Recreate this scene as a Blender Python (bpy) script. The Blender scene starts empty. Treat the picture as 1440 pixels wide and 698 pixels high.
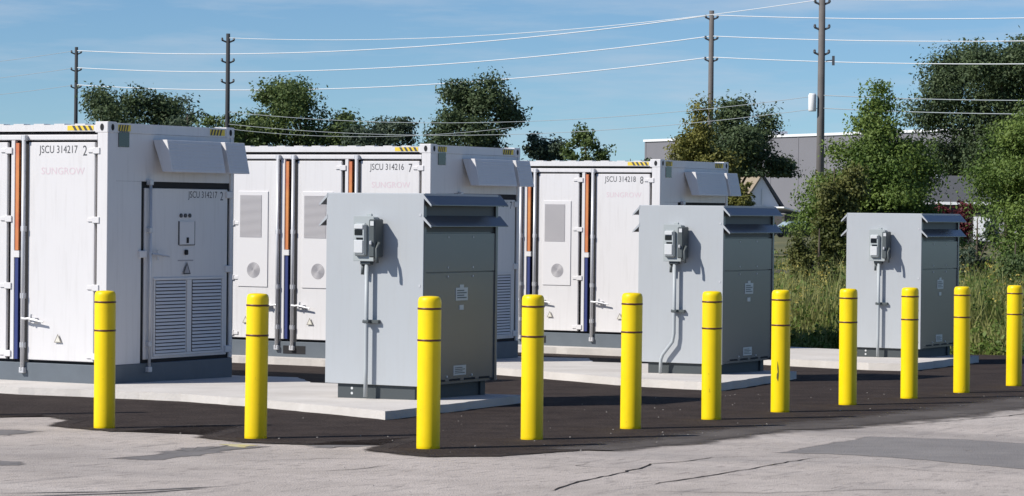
import bpy, bmesh, math
import numpy as np
from mathutils import Vector, Matrix

sc = bpy.context.scene
col = sc.collection
R = math.radians

# ------------------------------------------------------------------ camera, sky, sun, exposure
# world frame: X runs along the bollard row (away to the right), Y along the containers' long side (away to the left)
YAW, PITCH, ROLL = R(60.838), R(0.7352), R(0.6182)
CAM = Vector((-19.98, -11.885, 1.872))
rgt = Vector((math.cos(YAW), -math.sin(YAW), 0)); fwd = Vector((math.sin(YAW), math.cos(YAW), 0)); up = Vector((0, 0, 1))
f2 = fwd*math.cos(PITCH) - up*math.sin(PITCH); u2 = fwd*math.sin(PITCH) + up*math.cos(PITCH)
r3 = rgt*math.cos(ROLL) + u2*math.sin(ROLL); u3 = u2*math.cos(ROLL) - rgt*math.sin(ROLL)
cam = bpy.data.cameras.new('camera'); camo = bpy.data.objects.new('camera', cam); col.objects.link(camo)
m = Matrix((r3, u3, -f2)).transposed().to_4x4(); m.translation = CAM
camo.matrix_world = m
cam.sensor_width = 36; cam.lens = 36*4163.35/1440; cam.clip_end = 6000; cam.clip_start = .1
sc.camera = camo

SUN_EL = R(39); SUN_AZ = math.atan2(-1, .78)        # azimuth clockwise from +Y
sun_dir = Vector((math.sin(SUN_AZ)*math.cos(SUN_EL), math.cos(SUN_AZ)*math.cos(SUN_EL), math.sin(SUN_EL)))
wd = bpy.data.worlds.new('World'); sc.world = wd; wd.use_nodes = True
wn, wl = wd.node_tree.nodes, wd.node_tree.links
sky = wn.new('ShaderNodeTexSky'); sky.sky_type = 'NISHITA'; sky.sun_disc = False
sky.sun_elevation = SUN_EL; sky.sun_rotation = SUN_AZ % (2*math.pi)
sky.air_density = 1.0; sky.dust_density = 0.0; sky.ozone_density = 5.0; sky.altitude = 0
bg = wn['Background']; bg.inputs[1].default_value = .054
# thin high cloud streaks over the whole sky
tc = wn.new('ShaderNodeTexCoord'); mp = wn.new('ShaderNodeMapping'); mp.inputs['Scale'].default_value = (5, 5, 42); mp.inputs['Location'].default_value = (1.3, .4, .35)
nz = wn.new('ShaderNodeTexNoise'); nz.inputs['Scale'].default_value = 2.2; nz.inputs['Detail'].default_value = 6; nz.inputs['Roughness'].default_value = .6
rp = wn.new('ShaderNodeValToRGB'); rp.color_ramp.elements[0].position = .47; rp.color_ramp.elements[1].position = .74
rp.color_ramp.elements[0].color = (0, 0, 0, 1); rp.color_ramp.elements[1].color = (.5, .5, .5, 1)
mx = wn.new('ShaderNodeMixRGB'); mx.inputs[2].default_value = (9.0, 10.5, 12.5, 1)
lift = wn.new('ShaderNodeVectorMath'); lift.operation = 'MULTIPLY_ADD'; lift.inputs[1].default_value = (1, 1, 1); lift.inputs[2].default_value = (0, 0, .05)
wl.new(tc.outputs['Generated'], lift.inputs[0]); wl.new(lift.outputs[0], sky.inputs[0])
wl.new(tc.outputs['Generated'], mp.inputs[0]); wl.new(mp.outputs[0], nz.inputs[0]); wl.new(nz.outputs[0], rp.inputs[0])
wl.new(rp.outputs[0], mx.inputs[0]); gm = wn.new('ShaderNodeGamma'); gm.inputs[1].default_value = 1.33; wl.new(sky.outputs[0], gm.inputs[0]); wl.new(gm.outputs[0], mx.inputs[1]); wl.new(mx.outputs[0], bg.inputs[0])

sl = bpy.data.lights.new('sun', 'SUN'); sl.energy = 5.0; sl.angle = R(.53); sl.color = (1, .96, .90)
slo = bpy.data.objects.new('sun', sl); col.objects.link(slo)
slo.rotation_euler = (-sun_dir).to_track_quat('-Z', 'Y').to_euler()
slo.location = (-20, 0, 30)
sc.view_settings.view_transform = 'Standard'; sc.view_settings.look = 'None'
sc.view_settings.exposure = .12; sc.view_settings.gamma = 1; sc.view_settings.use_curve_mapping = False
sc.cycles.max_bounces = 8; sc.cycles.diffuse_bounces = 3; sc.cycles.transparent_max_bounces = 8

# ------------------------------------------------------------------ materials
def mat(name, c, rough=.6, metal=0, var=.0, scale=6., bump=0, bscale=60., c2=None, spec=.5, island=0, trans=0, grime=0):
    """principled material; var = noise variation towards c2, island = variation per loose piece"""
    m = bpy.data.materials.new(name); m.use_nodes = True
    n, l = m.node_tree.nodes, m.node_tree.links
    b = n['Principled BSDF']; b.inputs['Roughness'].default_value = rough; b.inputs['Metallic'].default_value = metal
    b.inputs['Specular IOR Level'].default_value = spec
    c = (*c, 1) if len(c) == 3 else c
    b.inputs['Base Color'].default_value = c
    out = None
    if var or grime or bump:
        t = n.new('ShaderNodeTexCoord')
    if var:
        c2 = (*(c2 or tuple(x*.6 for x in c[:3])), 1)
        a = n.new('ShaderNodeTexNoise'); a.inputs['Scale'].default_value = scale; a.inputs['Detail'].default_value = 8; a.inputs['Roughness'].default_value = .65
        l.new(t.outputs['Object'], a.inputs['Vector'])
        rr = n.new('ShaderNodeMapRange'); rr.inputs[1].default_value = .35; rr.inputs[2].default_value = .7; rr.inputs[4].default_value = var
        l.new(a.outputs[0], rr.inputs[0])
        x = n.new('ShaderNodeMixRGB'); x.inputs[1].default_value = c; x.inputs[2].default_value = c2
        l.new(rr.outputs[0], x.inputs[0]); out = x.outputs[0]
    if grime:   # thin vertical rain streaks
        mpp = n.new('ShaderNodeMapping'); mpp.inputs['Scale'].default_value = (9, 9, .7)
        a = n.new('ShaderNodeTexNoise'); a.inputs['Scale'].default_value = 2.5; a.inputs['Detail'].default_value = 5
        l.new(t.outputs['Object'], mpp.inputs[0]); l.new(mpp.outputs[0], a.inputs['Vector'])
        rr = n.new('ShaderNodeMapRange'); rr.inputs[1].default_value = .5; rr.inputs[2].default_value = .8; rr.inputs[4].default_value = grime
        l.new(a.outputs[0], rr.inputs[0])
        x = n.new('ShaderNodeMixRGB'); x.inputs[1].default_value = c; x.inputs[2].default_value = (.32, .29, .25, 1)
        if out: l.new(out, x.inputs[1])
        l.new(rr.outputs[0], x.inputs[0]); out = x.outputs[0]
    if island:
        g = n.new('ShaderNodeNewGeometry')
        cr = n.new('ShaderNodeValToRGB'); cr.color_ramp.elements[0].color = c; cr.color_ramp.elements[1].color = (*c2, 1) if len(c2) == 3 else c2
        tq = n.new('ShaderNodeTexCoord'); nq = n.new('ShaderNodeTexNoise'); nq.inputs['Scale'].default_value = island; nq.inputs['Detail'].default_value = 3
        l.new(tq.outputs['Object'], nq.inputs['Vector'])
        m1 = n.new('ShaderNodeMath'); m1.operation = 'MULTIPLY_ADD'; m1.inputs[1].default_value = 2.2; m1.inputs[2].default_value = -.85; l.new(nq.outputs[0], m1.inputs[0])
        m2 = n.new('ShaderNodeMath'); m2.operation = 'MULTIPLY_ADD'; m2.inputs[1].default_value = .5; m2.use_clamp = True; l.new(g.outputs['Random Per Island'], m2.inputs[0]); l.new(m1.outputs[0], m2.inputs[2])
        l.new(m2.outputs[0], cr.inputs[0]); out = cr.outputs[0]
    if out: l.new(out, b.inputs['Base Color'])
    if bump:
        a = n.new('ShaderNodeTexNoise'); a.inputs['Scale'].default_value = bscale; a.inputs['Detail'].default_value = 6
        l.new(t.outputs['Object'], a.inputs['Vector'])
        bb = n.new('ShaderNodeBump'); bb.inputs['Strength'].default_value = bump; bb.inputs['Distance'].default_value = .02
        l.new(a.outputs[0], bb.inputs['Height']); l.new(bb.outputs[0], b.inputs['Normal'])
    if trans:
        tr = n.new('ShaderNodeBsdfTranslucent'); ms = n.new('ShaderNodeMixShader'); ms.inputs[0].default_value = trans
        if out: l.new(out, tr.inputs[0])
        else: tr.inputs[0].default_value = c
        o = n['Material Output']; l.new(b.outputs[0], ms.inputs[1]); l.new(tr.outputs[0], ms.inputs[2]); l.new(ms.outputs[0], o.inputs[0])
    return m

def bollard_paint():
    m = mat('bollard_yellow', (.93, .67, .003), .36, spec=.3)
    n, l = m.node_tree.nodes, m.node_tree.links; b = n['Principled BSDF']
    t = n.new('ShaderNodeTexCoord'); oi = n.new('ShaderNodeObjectInfo'); ad = n.new('ShaderNodeVectorMath'); ad.operation = 'ADD'
    vm = n.new('ShaderNodeVectorMath'); vm.operation = 'SCALE'; vm.inputs[0].default_value = (37, 11, 53); l.new(oi.outputs['Random'], vm.inputs['Scale'])
    l.new(t.outputs['Object'], ad.inputs[0]); l.new(vm.outputs[0], ad.inputs[1])
    def nz_(scale, lo, hi, st):
        mp_ = n.new('ShaderNodeMapping'); mp_.inputs['Scale'].default_value = st; l.new(ad.outputs[0], mp_.inputs[0])
        a = n.new('ShaderNodeTexNoise'); a.inputs['Scale'].default_value = scale; a.inputs['Detail'].default_value = 7; a.inputs['Roughness'].default_value = .7; l.new(mp_.outputs[0], a.inputs['Vector'])
        q = n.new('ShaderNodeMapRange'); q.inputs[1].default_value = lo; q.inputs[2].default_value = hi; l.new(a.outputs[0], q.inputs[0]); return q.outputs[0]
    col_ = None
    for f, c, k in ((nz_(3, .4, .75, (1, 1, .5)), (.70, .47, .012), .55), (nz_(16, .66, .74, (1, 1, .35)), (.30, .21, .03), .75), (nz_(28, .68, .72, (.4, .4, 2.4)), (.12, .09, .02), .7)):
        x = n.new('ShaderNodeMixRGB'); s_ = n.new('ShaderNodeMath'); s_.operation = 'MULTIPLY'; s_.inputs[1].default_value = k; l.new(f, s_.inputs[0]); l.new(s_.outputs[0], x.inputs[0])
        x.inputs[1].default_value = (.93, .67, .003, 1)
        if col_: l.new(col_, x.inputs[1])
        x.inputs[2].default_value = (*c, 1); col_ = x.outputs[0]
    l.new(col_, b.inputs['Base Color'])
    q = nz_(5, .3, .8, (1, 1, 1)); rr = n.new('ShaderNodeMapRange'); rr.inputs[3].default_value = .28; rr.inputs[4].default_value = .55; l.new(q, rr.inputs[0]); l.new(rr.outputs[0], b.inputs['Roughness'])
    return m
M = {
 'white': mat('white_paint', (.70, .68, .67), .42, var=.18, scale=1.5, c2=(.62, .60, .59), grime=.16),
 'white2': mat('white_paint_plain', (.70, .68, .67), .45),
 'slate': mat('slate_base_paint', (.115, .135, .155), .55, var=.3, scale=5),
 'black': mat('black_gasket', (.012, .012, .014), .8),
 'galv': mat('galvanised_rod', (.60, .60, .61), .42, .25, var=.35, scale=14, c2=(.42, .42, .43)),
 'grille': mat('intake_grille', (.37, .355, .365), .6),
 'ink': mat('black_lettering', (.06, .06, .065), .6),
 'pink': mat('faded_red_lettering', (.67, .54, .57), .6),
 'orange': mat('orange_cable_guard', (.66, .27, .08), .5, var=.8, scale=1.6, c2=(.48, .07, .06)),
 'blue': mat('blue_cable_guard', (.030, .045, .17), .5),
 'hazy': mat('hazard_yellow', (.80, .58, .05), .5),
 'signy': mat('warning_sign', (.70, .67, .58), .5),
 'signrim': mat('warning_sign_rim', (.28, .26, .22), .5),
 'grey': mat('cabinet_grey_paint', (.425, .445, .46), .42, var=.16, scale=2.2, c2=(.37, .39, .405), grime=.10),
 'grey_shade': mat('cabinet_side_shaded', (.185, .192, .202), .22, .35, var=.22, scale=3, c2=(.148, .154, .164), bump=.02, bscale=2, spec=.6),  # glossier side finish, its grey also darkened to paint in the sides' shade
 'skid': mat('cabinet_skid_paint', (.05, .06, .064), .6),
 'box': mat('switch_box_paint', (.37, .40, .40), .45),
 'boxd': mat('switch_side_paint', (.075, .088, .09), .5),
 'cover': mat('white_plastic', (.60, .61, .61), .35),
 'glass': mat('dark_window', (.01, .012, .015), .08),
 'conduit': mat('conduit_pvc', (.40, .43, .44), .5),
 'yellow': bollard_paint(),
 'band': mat('reflective_band', (.10, .03, .02), .4),
 'scuff': mat('black_scuff', (.10, .09, .02), .7),
 'concrete': mat('pad_concrete', (.64, .60, .555), .85, var=.6, scale=1.3, c2=(.45, .415, .375), bump=.25, bscale=40, spec=.2),
 'newasph': mat('new_asphalt', (.030, .022, .019), .95, var=.75, scale=2.4, c2=(.062, .047, .040), bump=1., bscale=30, spec=.15),
 'midasph': mat('worn_asphalt', (.13, .115, .105), .9, var=.9, scale=1.1, c2=(.05, .042, .038), bump=.6, bscale=50, spec=.15),
 'patch': mat('patched_asphalt', (.20, .187, .18), .9, var=.6, scale=1.8, c2=(.29, .27, .255), bump=.5, bscale=60, spec=.15),
 'stain': mat('damp_stain', (.15, .138, .13), .8, var=.7, scale=3, c2=(.23, .21, .20)),
 'crack': mat('tar_crack', (.03, .027, .025), .95, spec=.1),
 'skidm': mat('tyre_rubber_mark', (.12, .11, .105), .9, var=.8, scale=4, c2=(.24, .22, .21)),
 'spill': mat('yellow_paint_spill', (.52, .44, .10), .7, var=.9, scale=9, c2=(.55, .50, .42)),
 'pole': mat('weathered_pole_wood', (.115, .105, .10), .8, var=.4, scale=2, c2=(.19, .17, .155)),
 'pole2': mat('far_pole_wood', (.030, .032, .036), .8),
 'insul': mat('insulator', (.10, .10, .11), .4),
 'wire': mat('aluminium_wire', (.66, .68, .70), .5, .0),
 'cable': mat('comms_cable', (.33, .36, .38), .6),
 'bark': mat('bark', (.09, .07, .05), .9, var=.5, scale=5),
 'cladding': mat('warehouse_cladding', (.19, .185, .20), .7, var=.2, scale=.15),
 'trim': mat('white_trim', (.75, .75, .75), .6),
 'siding': mat('white_siding', (.74, .75, .78), .7),
 'shingle': mat('dark_shingles', (.075, .078, .085), .9, var=.3, scale=1.5),
 'tanroof': mat('tan_shingles', (.30, .24, .17), .9, var=.4, scale=1),
 'darkwall': mat('dark_wall', (.05, .045, .045), .8),
 'carpaint': mat('dark_car_paint', (.03, .035, .04), .25),
 'carlight': mat('white_car_paint', (.7, .7, .72), .3),
 'carglass': mat('car_glass', (.32, .40, .43), .1),
 'tyre': mat('tyre', (.015, .015, .015), .8),
 'rail': mat('fence_rail', (.05, .045, .04), .8),
}
def ground_mat():
    m = bpy.data.materials.new('meadow_earth'); m.use_nodes = True
    n, l = m.node_tree.nodes, m.node_tree.links; b = n['Principled BSDF']; b.inputs['Roughness'].default_value = .95
    t = n.new('ShaderNodeTexCoord'); a = n.new('ShaderNodeTexNoise'); a.inputs['Scale'].default_value = .35; a.inputs['Detail'].default_value = 9
    cr = n.new('ShaderNodeValToRGB'); cr.color_ramp.elements[0].position = .35; cr.color_ramp.elements[1].position = .7
    cr.color_ramp.elements[0].color = (.05, .065, .02, 1); cr.color_ramp.elements[1].color = (.20, .17, .07, 1)
    l.new(t.outputs['Object'], a.inputs['Vector']); l.new(a.outputs[0], cr.inputs[0]); l.new(cr.outputs[0], b.inputs['Base Color'])
    return m
def lot_mat():
    """old bleached asphalt: pale, mottled, with fine dark flecks and broad worn streaks"""
    m = bpy.data.materials.new('old_asphalt'); m.use_nodes = True
    n, l = m.node_tree.nodes, m.node_tree.links; b = n['Principled BSDF']; b.inputs['Roughness'].default_value = .95; b.inputs['Specular IOR Level'].default_value = .15
    t = n.new('ShaderNodeTexCoord')
    def noise(sc_, det, lo, hi, stretch=None):
        a = n.new('ShaderNodeTexNoise'); a.inputs['Scale'].default_value = sc_; a.inputs['Detail'].default_value = det; a.inputs['Roughness'].default_value = .68
        if stretch:
            mp_ = n.new('ShaderNodeMapping'); mp_.inputs['Scale'].default_value = stretch; l.new(t.outputs['Object'], mp_.inputs[0]); l.new(mp_.outputs[0], a.inputs['Vector'])
        else: l.new(t.outputs['Object'], a.inputs['Vector'])
        r = n.new('ShaderNodeMapRange'); r.inputs[1].default_value = lo; r.inputs[2].default_value = hi; l.new(a.outputs[0], r.inputs[0]); return r.outputs[0]
    def mix(f, a, c):
        x = n.new('ShaderNodeMixRGB'); l.new(f, x.inputs[0])
        if isinstance(a, tuple): x.inputs[1].default_value = (*a, 1)
        else: l.new(a, x.inputs[1])
        x.inputs[2].default_value = (*c, 1); return x.outputs[0]
    o = mix(noise(.9, 8, .35, .7), (.52, .46, .415), (.38, .335, .30))
    o = mix(noise(.5, 6, .55, .8, (1, .35, 1)), o, (.54, .49, .45))
    o = mix(noise(.35, 5, .5, .75, (1, .5, 1)), o, (.27, .245, .23))
    o = mix(noise(9, 5, .54, .74, (.5, 1.6, 1)), o, (.21, .185, .17))
    o = mix(noise(2.2, 8, .58, .70, (.25, 1.5, 1)), o, (.26, .235, .22))
    o = mix(noise(90, 3, .55, .75), o, (.20, .185, .175))
    l.new(o, b.inputs['Base Color'])
    a = n.new('ShaderNodeTexNoise'); a.inputs['Scale'].default_value = 70; a.inputs['Detail'].default_value = 6; l.new(t.outputs['Object'], a.inputs['Vector'])
    bb = n.new('ShaderNodeBump'); bb.inputs['Strength'].default_value = .5; bb.inputs['Distance'].default_value = .02
    l.new(a.outputs[0], bb.inputs['Height']); l.new(bb.outputs[0], b.inputs['Normal'])
    return m
def fade(m, scale=5., k=1.1):
    n, l = m.node_tree.nodes, m.node_tree.links
    at_ = n.new('ShaderNodeAttribute'); at_.attribute_name = 'cover'
    t = n.new('ShaderNodeTexCoord'); a = n.new('ShaderNodeTexNoise'); a.inputs['Scale'].default_value = scale; a.inputs['Detail'].default_value = 9; a.inputs['Roughness'].default_value = .7
    l.new(t.outputs['Object'], a.inputs['Vector'])
    x = n.new('ShaderNodeMath'); x.operation = 'MULTIPLY_ADD'; x.inputs[1].default_value = 1.9; x.inputs[2].default_value = -1.35; l.new(a.outputs[0], x.inputs[0])
    y = n.new('ShaderNodeMath'); y.operation = 'MULTIPLY_ADD'; y.inputs[1].default_value = 1.25; l.new(at_.outputs['Fac'], y.inputs[0]); l.new(x.outputs[0], y.inputs[2])
    z = n.new('ShaderNodeMapRange'); z.inputs[1].default_value = 0; z.inputs[2].default_value = .5; l.new(y.outputs[0], z.inputs[0])
    l.new(z.outputs[0], n['Principled BSDF'].inputs['Alpha']); return m
M['fringe'] = mat('asphalt_fringe', (.032, .025, .022), .95, var=.75, scale=2.4, c2=(.075, .060, .052), bump=1., bscale=30, spec=.15); M['pebble'] = mat('pebble_grey', (.26, .235, .21), .9)
fade(M['fringe'], 6)
for k_ in ('stain', 'spill', 'midasph', 'patch'): fade(M[k_], 4 if k_ in ('stain', 'spill') else 2.2)
M['meadow'] = ground_mat(); M['lot'] = lot_mat()
def leafmat(name, c, c2, trans=.28): return mat(name, c, .6, island=.75, c2=c2, trans=trans, spec=.3)
M['leaf_dark'] = leafmat('dark_leaves', (.036, .062, .030), (.115, .155, .064))
M['leaf_mid'] = leafmat('green_leaves', (.050, .088, .026), (.145, .190, .058))
M['leaf_light'] = leafmat('light_green_leaves', (.060, .112, .020), (.185, .250, .055))
M['leaf_yel'] = leafmat('yellow_green_leaves', (.085, .098, .022), (.24, .225, .055))
M['leaf_blue'] = leafmat('bluish_leaves', (.040, .066, .044), (.115, .150, .090))
M['leaf_brown'] = leafmat('olive_leaves', (.065, .085, .020), (.20, .20, .06))
M['leaf_red'] = leafmat('dark_red_leaves', (.05, .006, .010), (.12, .016, .022), .15)
M['blade'] = leafmat('weed_blades', (.13, .19, .035), (.46, .43, .18), .45)
M['gold'] = leafmat('goldenrod_heads', (.34, .26, .04), (.50, .42, .12), .2)

# ------------------------------------------------------------------ mesh helpers
class MB:
    def __init__(s): s.v = []; s.f = []
    def poly(s, vs, fs):
        k = len(s.v); s.v += [tuple(p) for p in vs]; s.f += [tuple(i+k for i in q) for q in fs]; return s
    def box(s, x0, x1, y0, y1, z0, z1):
        return s.poly([(x0,y0,z0),(x1,y0,z0),(x1,y1,z0),(x0,y1,z0),(x0,y0,z1),(x1,y0,z1),(x1,y1,z1),(x0,y1,z1)],
                      [(0,3,2,1),(4,5,6,7),(0,1,5,4),(1,2,6,5),(2,3,7,6),(3,0,4,7)])
    def prism(s, prof, a0, a1, axis):
        """profile extruded along an axis; profile gives the other two coordinates in x,y,z order"""
        n = len(prof)
        def P(p, a):
            return (a, p[0], p[1]) if axis == 'x' else (p[0], a, p[1]) if axis == 'y' else (p[0], p[1], a)
        return s.poly([P(p, a0) for p in prof] + [P(p, a1) for p in prof],
                      [tuple(range(n))[::-1], tuple(range(n, 2*n))] + [(i, (i+1) % n, (i+1) % n+n, i+n) for i in range(n)])
    def tube(s, pts, r, n=8, cap=True):
        pts = [Vector(p) for p in pts]; rs = r if isinstance(r, (list, tuple)) else [r]*len(pts)
        k = len(s.v)
        for i, p in enumerate(pts):
            t = (pts[min(i+1, len(pts)-1)] - pts[max(i-1, 0)]).normalized()
            a = t.orthogonal().normalized() if abs(t.z) > .9 else t.cross(Vector((0, 0, 1))).normalized()
            if abs(t.z) > .9: a = Vector((1, 0, 0)) - t*t.x; a.normalize()
            b = t.cross(a)
            for j in range(n):
                w = 2*math.pi*j/n; s.v.append(tuple(p + (a*math.cos(w) + b*math.sin(w))*rs[i]))
        for i in range(len(pts)-1):
            for j in range(n):
                q = k+i*n; s.f.append((q+j, q+(j+1) % n, q+n+(j+1) % n, q+n+j))
        if cap:
            s.f.append(tuple(range(k, k+n))[::-1]); q = k+(len(pts)-1)*n; s.f.append(tuple(range(q, q+n)))
        return s
    def lathe(s, prof, n=24, c=(0, 0)):
        k = len(s.v)
        for r, z in prof:
            for j in range(n):
                w = 2*math.pi*j/n; s.v.append((c[0]+r*math.cos(w), c[1]+r*math.sin(w), z))
        for i in range(len(prof)-1):
            for j in range(n):
                q = k+i*n; s.f.append((q+j, q+(j+1) % n, q+n+(j+1) % n, q+n+j))
        s.f.append(tuple(range(k, k+n))[::-1]); q = k+(len(prof)-1)*n; s.f.append(tuple(range(q, q+n))); return s
    def build(s, name, m, parent=None, bevel=0, smooth=False, loc=None):
        me = bpy.data.meshes.new(name); me.from_pydata(s.v, [], s.f); me.update()
        if smooth:
            me.polygons.foreach_set('use_smooth', [len(p.vertices) <= 4 for p in me.polygons])
        me.materials.append(M[m] if isinstance(m, str) else m)
        bm = bmesh.new(); bm.from_mesh(me); bmesh.ops.recalc_face_normals(bm, faces=bm.faces)
        if bevel: bmesh.ops.bevel(bm, geom=bm.edges[:], offset=bevel, segments=1, affect='EDGES', clamp_overlap=True)
        bm.to_mesh(me); bm.free()
        o = bpy.data.objects.new(name, me); col.objects.link(o); o.parent = parent
        if loc is not None: o.location = loc
        return o
def bx(name, m, parent, *d, bevel=0): return MB().box(*d).build(name, m, parent, bevel)
def tag(o, label=None, cat=None, group=None, kind=None):
    if label: o['label'] = label
    if cat: o['category'] = cat
    if group: o['group'] = group
    if kind: o['kind'] = kind
    return o
def thing(name, label, cat, loc, rz=0, group=None):
    o = bpy.data.objects.new(name, None); col.objects.link(o); o.location = loc; o.rotation_euler = (0, 0, rz)
    return tag(o, label, cat, group)
KIDS = {}
def copy_tree(o, parent=None):
    c = o.copy(); col.objects.link(c); c.parent = parent
    for ch in o.children: copy_tree(ch, c)
    return c
def text(name, body, m, parent, org, xd, yd, w, h):
    """flat print: text fitted to width w and height h, lower left corner at org"""
    cu = bpy.data.curves.new(name, 'FONT'); cu.body = body; cu.resolution_u = 3
    t = bpy.data.objects.new(name, cu); col.objects.link(t)
    bpy.context.view_layer.update()
    me = bpy.data.meshes.new_from_object(t.evaluated_get(bpy.context.evaluated_depsgraph_get()))
    bpy.data.objects.remove(t); bpy.data.curves.remove(cu)
    v = np.zeros(len(me.vertices)*3); me.vertices.foreach_get('co', v); v = v.reshape(-1, 3)
    v[:, :2] -= v[:, :2].min(0); v[:, :2] /= v[:, :2].max(0)
    p = np.array(org) + np.outer(v[:, 0]*w, xd) + np.outer(v[:, 1]*h, yd)
    me.vertices.foreach_set('co', p.ravel()); me.update()
    me.materials.clear(); me.materials.append(M[m])
    o = bpy.data.objects.new(name, me); col.objects.link(o); o.parent = parent; return o

# ------------------------------------------------------------------ ground
def gz(u, v):
    return -.0107*min(max(u, -30), 24) - .013*min(max(v, -15), 8)
def sheet(name, pts, h, m, kind='structure', jitter=0, thick=0, parent=None, seed=1, sub=.3):
    """a sheet laid on the sloping site; jitter roughens its outline, thick gives it an edge"""
    rng = np.random.default_rng(seed)
    if jitter:
        q = []
        for i, p in enumerate(pts):
            a, b = np.array(p), np.array(pts[(i+1) % len(pts)]); L = np.hypot(*(b-a))
            k = max(1, int(min(L, 14)/sub))
            for j in range(k): q.append(tuple(a+(b-a)*j/k + rng.normal(0, jitter, 2)))
        pts = q
    bm = bmesh.new(); f = bm.faces.new([bm.verts.new((p[0], p[1], 0)) for p in pts])
    bmesh.ops.triangulate(bm, faces=bm.faces[:])
    for co, no in (((0, 8, 0), (0, 1, 0)), ((24, 0, 0), (1, 0, 0)), ((0, -15, 0), (0, 1, 0)), ((-30, 0, 0), (1, 0, 0))):
        bmesh.ops.bisect_plane(bm, geom=bm.verts[:]+bm.edges[:]+bm.faces[:], plane_co=co, plane_no=no)
    bmesh.ops.recalc_face_normals(bm, faces=bm.faces[:])
    if bm.faces[:][0].normal.z < 0: bmesh.ops.reverse_faces(bm, faces=bm.faces[:])
    for v in bm.verts: v.co.z = gz(v.co.x, v.co.y) + h
    if thick:
        r = bmesh.ops.extrude_face_region(bm, geom=bm.faces[:])
        for e in r['geom']:
            if isinstance(e, bmesh.types.BMVert): e.co.z += thick
        bmesh.ops.recalc_face_normals(bm, faces=bm.faces[:])
    me = bpy.data.meshes.new(name); bm.to_mesh(me); bm.free(); me.materials.append(M[m])
    o = bpy.data.objects.new(name, me); col.objects.link(o); o.parent = parent
    if parent is None: o['kind'] = kind
    return o
xs = [-3000, -400, -100, -30, -10, 0, 10, 24, 60, 200, 800, 4000]; ys = [-3000, -400, -100, -15, -5, 0, 8, 20, 60, 200, 800, 4000]
g = MB(); g.v = [(x, y, gz(x, y)-.02) for y in ys for x in xs]
g.f = [(j*12+i, j*12+i+1, (j+1)*12+i+1, (j+1)*12+i) for j in range(11) for i in range(11)]
tag(g.build('ground', 'meadow'), kind='structure')
lot = sheet('car_park', [(-60, -60), (24, -60), (24, 40), (-60, 40)], -.010, 'lot')
NEW = [(1.3,7.6),(1.75,6.4),(1.62,5.57),(2.13,5.48),(1.63,4.72),(0.80,4.32),(0.43,3.34),(1.60,3.32),(1.64,2.87),(0.18,2.28),(-0.17,1.62),(-0.14,1.08),(0.30,1.07),(1.15,0.82),(-0.44,0.26),(-0.83,-0.48),(-0.47,-0.89),(0.46,-1.10),(0.97,-1.25),(1.69,-1.21),(2.71,-1.17),(3.77,-1.09),(4.63,-1.19),(5.42,-1.34),(6.85,-1.48),(10.31,-1.27),(11.70,-1.28),(24.1,-1.4),(24.1,30),(1.0,30)]
sheet('new_asphalt', NEW, -.004, 'newasph', jitter=.02, seed=3)
def soft(name, rings, h, m, parent=None, closed=True):
    """a stain or worn strip whose cover fades out towards its outline; rings = [(points, cover)]"""
    q = MB(); cov = []
    n = len(rings[0][0])
    for pts, c in rings:
        q.v += [(p[0], p[1], gz(*p)+h) for p in pts]; cov += [c]*n
    for k in range(len(rings)-1):
        for i in range(n if closed else n-1): q.f.append((k*n+i, k*n+(i+1) % n, (k+1)*n+(i+1) % n, (k+1)*n+i))
    me = bpy.data.meshes.new(name); me.from_pydata(q.v, [], q.f); me.update()
    a = me.attributes.new('cover', 'FLOAT', 'POINT'); a.data.foreach_set('value', cov)
    me.materials.append(M[m]); o = bpy.data.objects.new(name, me); col.objects.link(o); o.parent = parent
    if parent is None: o['kind'] = 'structure'
    return o
def stain(pts, m, h, seed):
    rng = np.random.default_rng(seed); q = []
    for i, p in enumerate(pts):
        a, b = np.array(p), np.array(pts[(i+1) % len(pts)]); k = max(1, int(np.hypot(*(b-a))/.1))
        for j in range(k): q.append(a+(b-a)*j/k + rng.normal(0, .03, 2))
    q = np.array(q); c = q.mean(0)
    return soft('damp_stain' if m == 'stain' else 'paint_spill', [(c+(q-c)*1.12, 0), (c+(q-c)*.72, .75), (c+(q-c)*.3, 1), (c+(q-c)*.02, 1)], h, m, lot)
for i, st in enumerate(([(-2.43,1.40),(-1.93,1.35),(-0.97,1.70),(-0.44,1.53),(-0.30,1.15),(-1.01,1.14),(-1.89,0.99),(-2.46,1.02)],
    [(0.21,4.8),(0.23,4.21),(0.10,3.84),(-0.52,3.69),(-0.51,4.4)], [(-2.93,2.2),(-2.89,1.69),(-3.20,1.48),(-3.39,1.9)],
    [(-0.23,1.06),(0.38,0.78),(0.36,0.49),(-0.21,0.54),(-0.47,0.77)])):
    stain(st, 'stain', -.0078, 20+i)
stain([(-0.50,1.66),(-0.30,1.55),(-0.45,1.30),(-0.80,1.22)], 'spill', -.0068, 31)
def pebbles():
    rng = np.random.default_rng(9); q = MB()
    for _ in range(110):
        k = rng.random(); x = rng.uniform(-.6, 12) if k < .7 else rng.uniform(-4, 4); y = rng.uniform(-1.5, 2.2) if k < .7 else rng.uniform(-4, 3.6)
        s_ = rng.uniform(.004, .011); z = gz(x, y)-.002
        v = [(x+s_*math.cos(a)*rng.uniform(.7, 1.2), y+s_*math.sin(a)*rng.uniform(.7, 1.2), z) for a in np.linspace(0, 6.283, 6)[:-1]]
        q.poly(v+[(x, y, z+s_*.9)], [(i, (i+1) % 5, 5) for i in range(5)])
    tag(q.build('pebbles', 'pebble'), 'loose pale pebbles scattered over the asphalt', 'pebbles', kind='stuff')
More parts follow.
